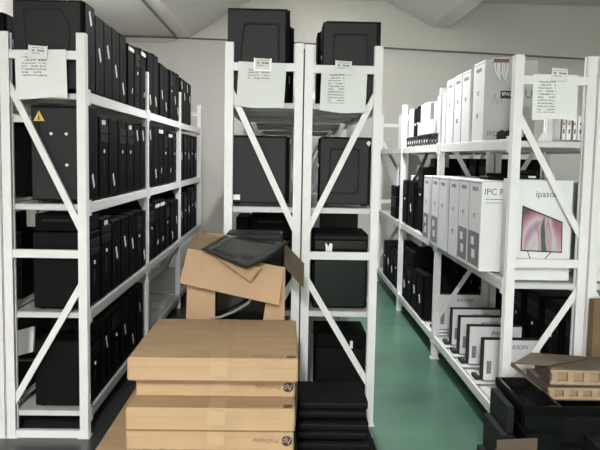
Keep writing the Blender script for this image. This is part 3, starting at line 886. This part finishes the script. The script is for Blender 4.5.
ob('label_lettering', text_mesh('IPASON', .027, 'white'), big, (.141, -.0016, .244), (R(90), 0, 0))
ob('printed_name', text_mesh('IPC P', .038, 'grey_text'), big, (.065, -.0008, .038), (R(90), 0, 0))
ob('printed_name', text_mesh('U', .06, 'grey_text'), big, (.235, -.0008, .245), (R(90), 0, 0))
bm = bmesh.new()
for px_ in (.045, .075):
    bar(bm, (px_, -.0006, .19), (px_ + .012, -.0006, .245), .003, .0008)
    bar(bm, (px_ + .024, -.0006, .19), (px_ + .012, -.0006, .245), .003, .0008)
ob('printed_motif', mesh('printed_motif', bm, 'grey_print'), big)
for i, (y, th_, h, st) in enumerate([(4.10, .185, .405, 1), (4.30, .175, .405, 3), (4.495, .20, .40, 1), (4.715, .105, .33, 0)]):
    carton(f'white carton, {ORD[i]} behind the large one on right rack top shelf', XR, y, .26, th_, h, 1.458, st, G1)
# second bay of the top shelf: patterned tray with slim boxes on it
t = thing('wire_tray', 'black latticed tray on right rack top shelf under slim boxes', 'tray', (1.03, 4.93, 1.458))
ob('tray_base', B('tray_base', 'white', [((.006, .006, 0), (.28, 1.28, .006))]), t)
bm = bmesh.new()
for k in range(13):
    bar(bm, (.003, .02 + k * .1, .007), (.003, .10 + k * .1, .072), .012, .006, (1, 0, 0))
    bar(bm, (.004, .10 + k * .1, .007), (.004, .02 + k * .1, .072), .012, .006, (1, 0, 0))
bar(bm, (.003, 0, .075), (.003, 1.29, .075), .010, .008, (1, 0, 0))
bar(bm, (.28, 0, .075), (.28, 1.29, .075), .010, .008, (1, 0, 0))
for k in range(6):
    bar(bm, (.003, .02 + k * .25, .075), (.28, .02 + k * .25, .075), .012, .008, (0, 0, 1))
for x_ in (.004, .28):
    for k in range(5):
        bar(bm, (x_, .02 + k * .31, .0), (x_, .02 + k * .31, .075), .008, .008, (1, 0, 0))
o_ = ob('lattice', mesh('lattice', bm, 'frame_mesh'), t)
SB = [(4.96, .085, .25, 'white'), (5.06, .10, .22, 'white'), (5.18, .11, .225, 'grey'), (5.30, .10, .235, 'white'), (5.41, .12, .24, 'white'), (5.55, .11, .235, 'white'),
      (5.70, .12, .235, 'black'), (5.84, .12, .225, 'black'), (6.0, .10, .21, 'white'), (6.12, .08, .235, 'white')]
for i, (y, th_, h, m) in enumerate(SB):
    nm = {'white': 'white', 'grey': 'grey', 'black': 'black'}[m]
    t = thing('slim_box', f'slim {nm} box on the latticed tray, {ORD[i]} from the front', 'box', (1.04, y, 1.539), 0, 'slim boxes on the latticed tray')
    ob('box_body', B('box_body', m, [((0, 0, 0), (.22, th_ - .012, h))], .003), t)
    ob('spine_stripe', B('spine_stripe', 'whitep' if m != 'white' else 'shelf', [((-.0008, .004, h * .40), (-.0001, th_ - .016, h * .46))]), t)
for i in range(5):
    t = thing('small_carton', f'tiny white box leaning before the slim boxes, {ORD[i]} from the front', 'box', (1.026, 5.02 + i * .13, 1.539), 0, 'tiny white boxes on the latticed tray')
    ob('box_body', B('box_body', 'whitep', [((-.006, 0, 0), (.012, .115, .095))], .002), t)
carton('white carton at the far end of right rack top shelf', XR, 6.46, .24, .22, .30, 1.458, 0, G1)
# near the paper: little spines at the right end of the top shelf
for i in range(4):
    t = thing('small_box', f'narrow white box with brown spine edge under the right list, {ORD[i]} from left', 'box', (1.268 + i * .026, 3.36, 1.458), 0, 'narrow boxes under the right list')
    ob('box_body', B('box_body', 'white', [((0, 0, 0), (.0245, .10, .115 - .006 * (i % 2)))], .002), t)
    ob('spine_band', B('spine_band', 'brown', [((.001, -.0006, .002), (.010 if i % 2 == 0 else .004, -.0001, .105))]), t)
    ob('spine_mark', B('spine_mark', 'grey_text', [((.013, -.0006, .03), (.021, -.0001, .05)), ((.013, -.0006, .07), (.019, -.0001, .08))]), t)
# loose items near the big carton
bm = bmesh.new()
for k in range(6):
    x_ = 1.075 + k * .013
    tube(bm, [(x_, 3.83, 1.8865), (x_, 3.80, 1.886), (x_ + .003 * (k % 2), 3.797, 1.84), (x_ + .01 * (2.5 - k) * .4, 3.796, 1.80 - .012 * (k % 3))], .0045, 6)
t = thing('plastic_strips', 'bundle of milky plastic strips hanging over the large white carton', 'strips')
ob('strips', mesh('strips', bm, 'clear'), t)
ob('clip', B('clip', 'brown', [((1.068, 3.793, 1.864), (1.150, 3.799, 1.8796)), ((1.068, 3.793, 1.8796), (1.150, 3.86, 1.8835))], .001), t)
bm = bmesh.new()
for k in range(7):
    r_ = .020 + .004 * (k % 3)
    tube(bm, [(1.125 + (k - 3) * .010, 3.75 + r_ * math.cos(a_) * .8, 1.4845 + r_ * math.sin(a_)) for a_ in [2 * math.pi * q / 12 for q in range(13)]], .005, 6)
t = thing('cable_bundle', 'coiled black cable bundle before the large white carton', 'cable')
ob('coils', mesh('coils', bm, 'frame_mesh'), t)
ob('plug', B('plug', 'black', [((1.158, 3.735, 1.4585), (1.185, 3.765, 1.497))], .004), t)
thing('black_adapter', 'small black adapter on right rack top shelf, right of the post', 'adapter', (1.225, 3.70, 1.4585), .3, me=B('black_adapter', 'black', [((-.022, -.015, 0), (.022, .015, .022)), ((-.006, -.03, .004), (.006, -.0149, .016)), ((-.012, -.01, .022), (.002, .01, .04))], .003))
# middle shelf, six white cartons
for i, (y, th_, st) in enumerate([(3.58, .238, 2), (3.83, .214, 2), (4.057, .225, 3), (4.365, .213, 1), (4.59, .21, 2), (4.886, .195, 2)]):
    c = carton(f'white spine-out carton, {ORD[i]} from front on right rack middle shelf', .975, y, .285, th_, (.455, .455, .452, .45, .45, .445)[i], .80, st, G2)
    if i == 0:
        ob('printed_name', text_mesh('IPC P', .044, 'grey_text'), c, (.062, -.0008, .400), (R(90), 0, 0))
        ob('printed_line', B('printed_line', 'grey_print', [((.02, -.0006, .362), (.16, -.0001, .366)), ((.02, -.0006, .345), (.12, -.0001, .348))]), c)
# carton with printed screen
t = thing('picture_carton', 'white monitor carton printed with a colourful screen, front of right rack', 'carton', (1.068, 3.345, .80))
ob('carton_body', B('carton_body', 'white', [((0, 0, 0), (.272, .19, .472))], .003), t)
bm = bmesh.new(); prism(bm, [(.036, -.0008, .138), (.036, -.0008, .352), (.228, -.0008, .278), (.232, -.0008, .132)], .0006)
f_ = ob('printed_bezel', mesh('printed_bezel', bm, 'ink'), t)
bm = bmesh.new(); prism(bm, [(.041, -.0018, .144), (.041, -.0018, .343), (.223, -.0018, .273), (.227, -.0018, .138)], .0006)
ob('printed_picture', mesh('printed_picture', bm, 'screen'), f_)
for q in (((.07, -.0008, .137), (.085, -.0008, .098)), ((.18, -.0008, .134), (.15, -.0008, .100))):
    bm = bmesh.new()
    bar(bm, q[0], q[1], .004, .0008)
    ob('printed_stand', mesh('printed_stand', bm, 'ink'), t)
ob('printed_name', text_mesh('ipason', .042, 'grey_text'), t, (.150, -.0008, .405), (R(90), 0, 0))
bm = bmesh.new()
box(bm, (-.055, -.03, 0), (.055, .045, .022), .005)
box(bm, (-.03, -.02, .022), (.045, .04, .042), .005)
t = thing('black_device', 'black device with a silver glint atop the picture carton', 'device', (1.145, 3.42, 1.2725))
ob('device_body', mesh('device_body', bm, 'gloss'), t)
ob('silver_glint', B('silver_glint', 'silver', [((-.005, -.036, .006), (.03, -.0301, .016))], .002), t)  # silver bar painted in as the glint
thing('black_keyboard', 'flat black keyboard lying on the white spine-out cartons', 'keyboard', (1.15, 3.83, 1.2575), me=B('black_keyboard', 'black', [((-.10, -.09, 0), (.10, .09, .018)), ((-.07, -.05, .018), (.08, .06, .034))], .004))
# black machines in the further bays of the middle shelf
tower('tall black tower beside the white cartons, right rack middle shelf', (XR + .14, 5.50, .80), .20, .50, .28, 5, 0, flip=True)
bm = bmesh.new(); prism(bm, [(0, 0, 0), (0, .06, 0), (0, .045, .16)], .01)
thing('grey_wedge', 'grey wedge leaning by the tall black tower on right rack', 'wedge', (1.062, 5.332, .801), me=mesh('grey_wedge', bm, 'grey'))
tower('black tower with cable on its top, right rack middle shelf', (XR + .14, 5.90, .80), .26, .38, .28, 3, 0, flip=True)
tower('black tower behind the cable tower on right rack middle shelf', (XR + .14, 6.20, .80), .24, .38, .28, 5, 0, flip=True)
bm = bmesh.new()
tube(bm, [(1.06, 5.98, 1.186), (1.07, 5.93, 1.22), (1.10, 5.82, 1.32), (1.12, 5.76, 1.40)], .012)
thing('black_cable', 'black cable rising from a tower on right rack', 'cable', me=mesh('black_cable', bm, 'grey'))
thing('white_plug', 'white plug at the end of the black cable', 'plug', me=B('white_plug', 'white', [((1.045, 5.99, 1.181), (1.075, 6.04, 1.225))], .004))
t = slab_pc('low black desktop at far end of right rack middle shelf', (1.18, 6.95, .80), .28, .30, .10, 'black')
t = slab_pc('black desktop stacked on the low one, far end right rack', (1.18, 6.95, .901), .28, .30, .10, 'side')
t = slab_pc('topmost black desktop at far end of right rack middle shelf', (1.18, 6.95, 1.002), .28, .30, .10, 'black')
bm = bmesh.new(); prism(bm, [(-.03, -.10, 0), (-.03, .14, 0), (-.02, -.10, .20)], .012)
thing('white_sheet', 'white triangular sheet standing on the far desktops, right rack', 'sheet', (1.10, 6.98, 1.1025), me=mesh('white_sheet', bm, 'white'))
# bottom shelf: five all-in-one screens seen from behind
for i, (y, z_) in enumerate([(3.79, .405), (4.10, .405), (4.32, .41), (4.53, .415), (4.95, .43)]):
    t = thing('all_in_one_screen', ['front white screen with black edge on right rack bottom shelf', 'second white screen from front on right rack bottom shelf',
                                    'third white screen from front on right rack bottom shelf', 'fourth white screen from front on right rack bottom shelf',
                                    'rearmost white screen on right rack bottom shelf'][i], 'screen', (1.072, y, .165), 0, 'white screens on the bottom shelf')
    wd, hh = .312, z_ - .165
    ob('back_shell', B('back_shell', 'white', [((.010, 0, .014), (wd, .030, hh - .006))], .002), t)
    ob('bezel', B('bezel', 'ink', [((0, .0301, .010), (wd + .004, .044, hh))], .002), t)
    ob('edge_band', B('edge_band', 'ink', [((.0, .004, .012), (.0098, .030, hh - .002)), ((.0, .004, hh - .0058), (wd + .002, .030, hh - .001))]), t)
    ob('stand_foot', B('stand_foot', 'whitep', [((-.035, -.03, 0), (.10, .13, .008))], .003), t)
    ob('stand_neck', B('stand_neck', 'silver', [((.04, .0441, .008), (.08, .06, .03))]), t)
    ob('hinge', B('hinge', 'ink', [((-.03, .02, .0081), (-.002, .10, .03))], .003), t)
    ob('name_lettering', text_mesh('IPASON', .032, 'grey_text', .0004, .2), t, (wd * .60, -.0008, hh - .045), (R(90), 0, 0))
    ob('printed_label', B('printed_label', 'grey_print', [((.025, -.0006, .05), (.05, -.0001, hh * .5))]), t)
# far bays of the bottom shelf
RB = [(4.93, .17, .30, 5), (5.28, .22, .34, 3), (5.52, .22, .33, 1), (5.76, .22, .32, 5), (6.0, .20, .32, 3)]
for i, (y, t_, h, v) in enumerate(RB[1:]):
    tower(f'black tower on right rack bottom shelf, middle bay, {ORD[i]} from front', (XR + .14, y + t_ / 2, .165), t_, h, .28, v, 0, flip=True, group='towers on the bottom shelf of the right rack')
slab_pc('black desktop lying on bottom-shelf towers of the right rack', (1.17, 5.93, .487), .28, .40, .13, 'black', lines=False)
for i, (y, t_, h, v) in enumerate([(6.47, .22, .34, 5), (6.72, .22, .34, 3), (6.97, .22, .36, 1), (7.22, .22, .36, 5)]):
    tower(f'black tower on right rack bottom shelf, far bay, {ORD[i]} from front', (XR + .14, y + t_ / 2, .165), t_, h, .28, v, 0, flip=True, group='towers on the bottom shelf of the right rack')
# neighbour rack at far right
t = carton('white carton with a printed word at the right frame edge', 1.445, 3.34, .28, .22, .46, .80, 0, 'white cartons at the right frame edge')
ob('printed_name', text_mesh('TEC', .04, 'grey_text'), t, (.05, -.0008, .40), (R(90), 0, 0))
ob('printed_line', B('printed_line', 'grey_print', [((.0, -.0006, .352), (.2, -.0001, .362)), ((.0, -.0006, .06), (.09, -.0001, .075))]), t)
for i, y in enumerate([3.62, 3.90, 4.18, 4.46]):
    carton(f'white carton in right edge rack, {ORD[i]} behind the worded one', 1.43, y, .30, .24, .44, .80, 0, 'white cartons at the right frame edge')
for i, y in enumerate([3.45, 3.75, 4.05, 4.35, 4.60]):
    tower(f'black tower on bottom shelf of right edge rack, {ORD[i]} from front', (1.60, y + .1, .165), .22 if i < 4 else .19, .43, .28, 5, 0, flip=True, group='towers in the right edge rack')
for i, y in enumerate([4.95, 5.20, 5.45, 5.70, 5.95]):
    tower(f'black tower, bottom shelf, second bay of right edge rack, {ORD[i]} from front', (1.60, y + .1, .165), .22, .43, .28, 5, 0, flip=True, group='towers in the right edge rack')
for i, y in enumerate([4.95, 5.25, 5.55, 5.85]):
    tower(f'tall black tower, middle shelf, second bay of right edge rack, {ORD[i]} from front', (1.60, y + .1, .80), .24, .57, .28, 5, 0, flip=True, group='towers in the right edge rack')
for i, y in enumerate([6.50, 6.80, 7.10, 7.40]):
    tower(f'tall black tower, middle shelf, third bay of right edge rack, {ORD[i]} from front', (1.60, y + .1, .80), .24, (.57, .50, .57, .45)[i], .28, 5, 0, flip=True, group='towers in the right edge rack')
for i, y in enumerate([6.50, 6.80, 7.10, 7.40]):
    tower(f'black tower, bottom shelf, third bay of right edge rack, {ORD[i]} from front', (1.60, y + .1, .165), .24, .43, .28, 5, 0, flip=True, group='towers in the right edge rack')

# ---------------------------------------------------------------- lower right heap
def crate(label, x0, x1, y0, y1, h, m, ribs, name='black_crate', cat='crate'):
    t = thing(name, label, cat, ((x0 + x1) / 2, (y0 + y1) / 2, 0))
    a, b = (x1 - x0) / 2, (y1 - y0) / 2
    bm = bmesh.new()
    box(bm, (-a, -b, 0), (a, b, .01))
    for lo, hi in (((-a, -b, .01), (-a + .01, b, h)), ((a - .01, -b, .01), (a, b, h)), ((-a + .01, -b, .01), (a - .01, -b + .01, h)), ((-a + .01, b - .01, .01), (a - .01, b, h))):
        box(bm, lo, hi)
    box(bm, (-a + .01, -b + .01, h - .05), (a - .01, b - .01, h - .04))
    ob('crate_body', mesh('crate_body', bm, m), t)
    ob('rim', B('rim', 'fascia', [((-a - .008, -b - .008, h - .035), (a + .008, -b - .0001, h)), ((-a - .008, -b, h - .035), (-a - .0001, b, h))], .003), t)
    for k in range(ribs):
        z_ = h * (k + 1) / (ribs + 1.2)
        ob('rib', B('rib', 'fascia', [((-a - .006, -b - .006, z_ - .008), (a + .006, -b - .0001, z_ + .008)), ((-a - .006, -b, z_ - .008), (-a - .0001, b - .001, z_ + .008))], .002), t)
    return t
crate('tall black ribbed crate at lower right, left of the cardboard inserts', .925, 1.065, 2.66, 3.03, .43, 'gloss', 4)
crate('black crate carrying the notched cardboard inserts at lower right', 1.085, 1.56, 2.72, 3.10, .408, 'black', 2)
bm = bmesh.new()
for k, (h0, h1, xo) in enumerate([(0, .15, .0), (.15, .29, .015), (.29, .40, .03)]):
    box(bm, (.835 + xo * 1.6, 2.70 + .02 * k, h0), (.912, 2.98, h1), .004)
thing('black_offcuts', 'stepped black plastic pieces beside the tall crate at lower right', 'plastic', me=mesh('black_offcuts', bm, 'dgrey'))
t = thing('grey_box', 'plain dark grey box at bottom right corner', 'box', (1.30, 2.62, 0))
ob('box_body', B('box_body', 'dgrey', [((-.125, -.08, 0), (.2, .085, .30))], .004), t)
ob('lid', B('lid', 'dgrey', [((-.128, -.083, .3001), (.203, .088, .312))], .003), t)
t = thing('torn_carton', 'small worn brown carton at bottom right, at the rack foot', 'carton', (.885, 2.52, 0), .15)
bm = bmesh.new()
box(bm, (-.085, -.07, 0), (.085, .07, .008))
for lo, hi in (((-.085, -.07, .008), (-.080, .07, .30)), ((.080, -.07, .008), (.085, .07, .27)), ((-.080, -.07, .008), (.080, -.065, .285)), ((-.080, .065, .008), (.080, .07, .33))):
    box(bm, lo, hi)
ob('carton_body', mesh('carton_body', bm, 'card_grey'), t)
bm = bmesh.new(); prism(bm, [(-.08, -.0655, .284), (.08, -.0655, .284), (.09, .03, .262), (-.07, .05, .30)], .004)
ob('flap', mesh('flap', bm, 'card_grey'), t)
def insert(label, loc, rz, L_, D_, h, nt, tilt=0.0):
    t = thing('cardboard_insert', label, 'cardboard', loc, rz, 'notched cardboard inserts')
    t.rotation_euler = (tilt, 0, rz)
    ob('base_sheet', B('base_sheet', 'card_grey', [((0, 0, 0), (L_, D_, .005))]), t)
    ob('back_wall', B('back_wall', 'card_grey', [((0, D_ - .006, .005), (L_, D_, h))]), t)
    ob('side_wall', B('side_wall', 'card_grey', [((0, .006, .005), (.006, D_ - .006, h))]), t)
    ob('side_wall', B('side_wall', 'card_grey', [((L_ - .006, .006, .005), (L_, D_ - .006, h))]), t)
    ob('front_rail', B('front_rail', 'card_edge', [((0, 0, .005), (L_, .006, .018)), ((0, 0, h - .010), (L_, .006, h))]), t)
    ob('inner_strip', B('inner_strip', 'card_in', [((.006, .022, .005), (L_ - .006, .026, h - .002))]), t)
    st = L_ / nt
    tm = B('tooth', 'card_edge', [((0, 0, .018), (st * .38, .008, h - .010))])
    for k in range(nt):
        ob('tooth', tm, t, (k * st + st * .1, 0, 0))
    ob('top_sheet', B('top_sheet', 'card_grey', [((.0, .006, h - .0005), (L_, D_, h + .004))]), t)
    return t
insert('lower notched cardboard insert on the black crate', (1.058, 2.79, .410), .0, .40, .26, .050, 7)
insert('upper notched cardboard insert, resting on the lower one', (1.068, 2.80, .468), -.03, .38, .20, .062, 6)
bm = bmesh.new()
prism(bm, [(.94, 2.87, .538), (1.075, 2.83, .542), (1.30, 2.97, .540), (1.06, 3.01, .545)], .004)
prism(bm, [(.93, 2.87, .530), (1.050, 2.83, .440), (1.054, 2.86, .440), (.94, 2.89, .538)], .005)
t = thing('cardboard_sheet', 'folded brown cardboard sheet lying over the inserts at lower right', 'cardboard')
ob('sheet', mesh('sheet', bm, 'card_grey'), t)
t = thing('tall_carton', 'tall brown carton at the right frame edge', 'carton', (1.50, 3.20, 0))
ob('carton_body', B('carton_body', 'card_dark', [((-.105, -.02, 0), (.25, .04, .74))], .004), t)
ob('lid_flap', B('lid_flap', 'card_dark', [((-.108, -.023, .66), (.253, -.0201, .745))], .001), t)
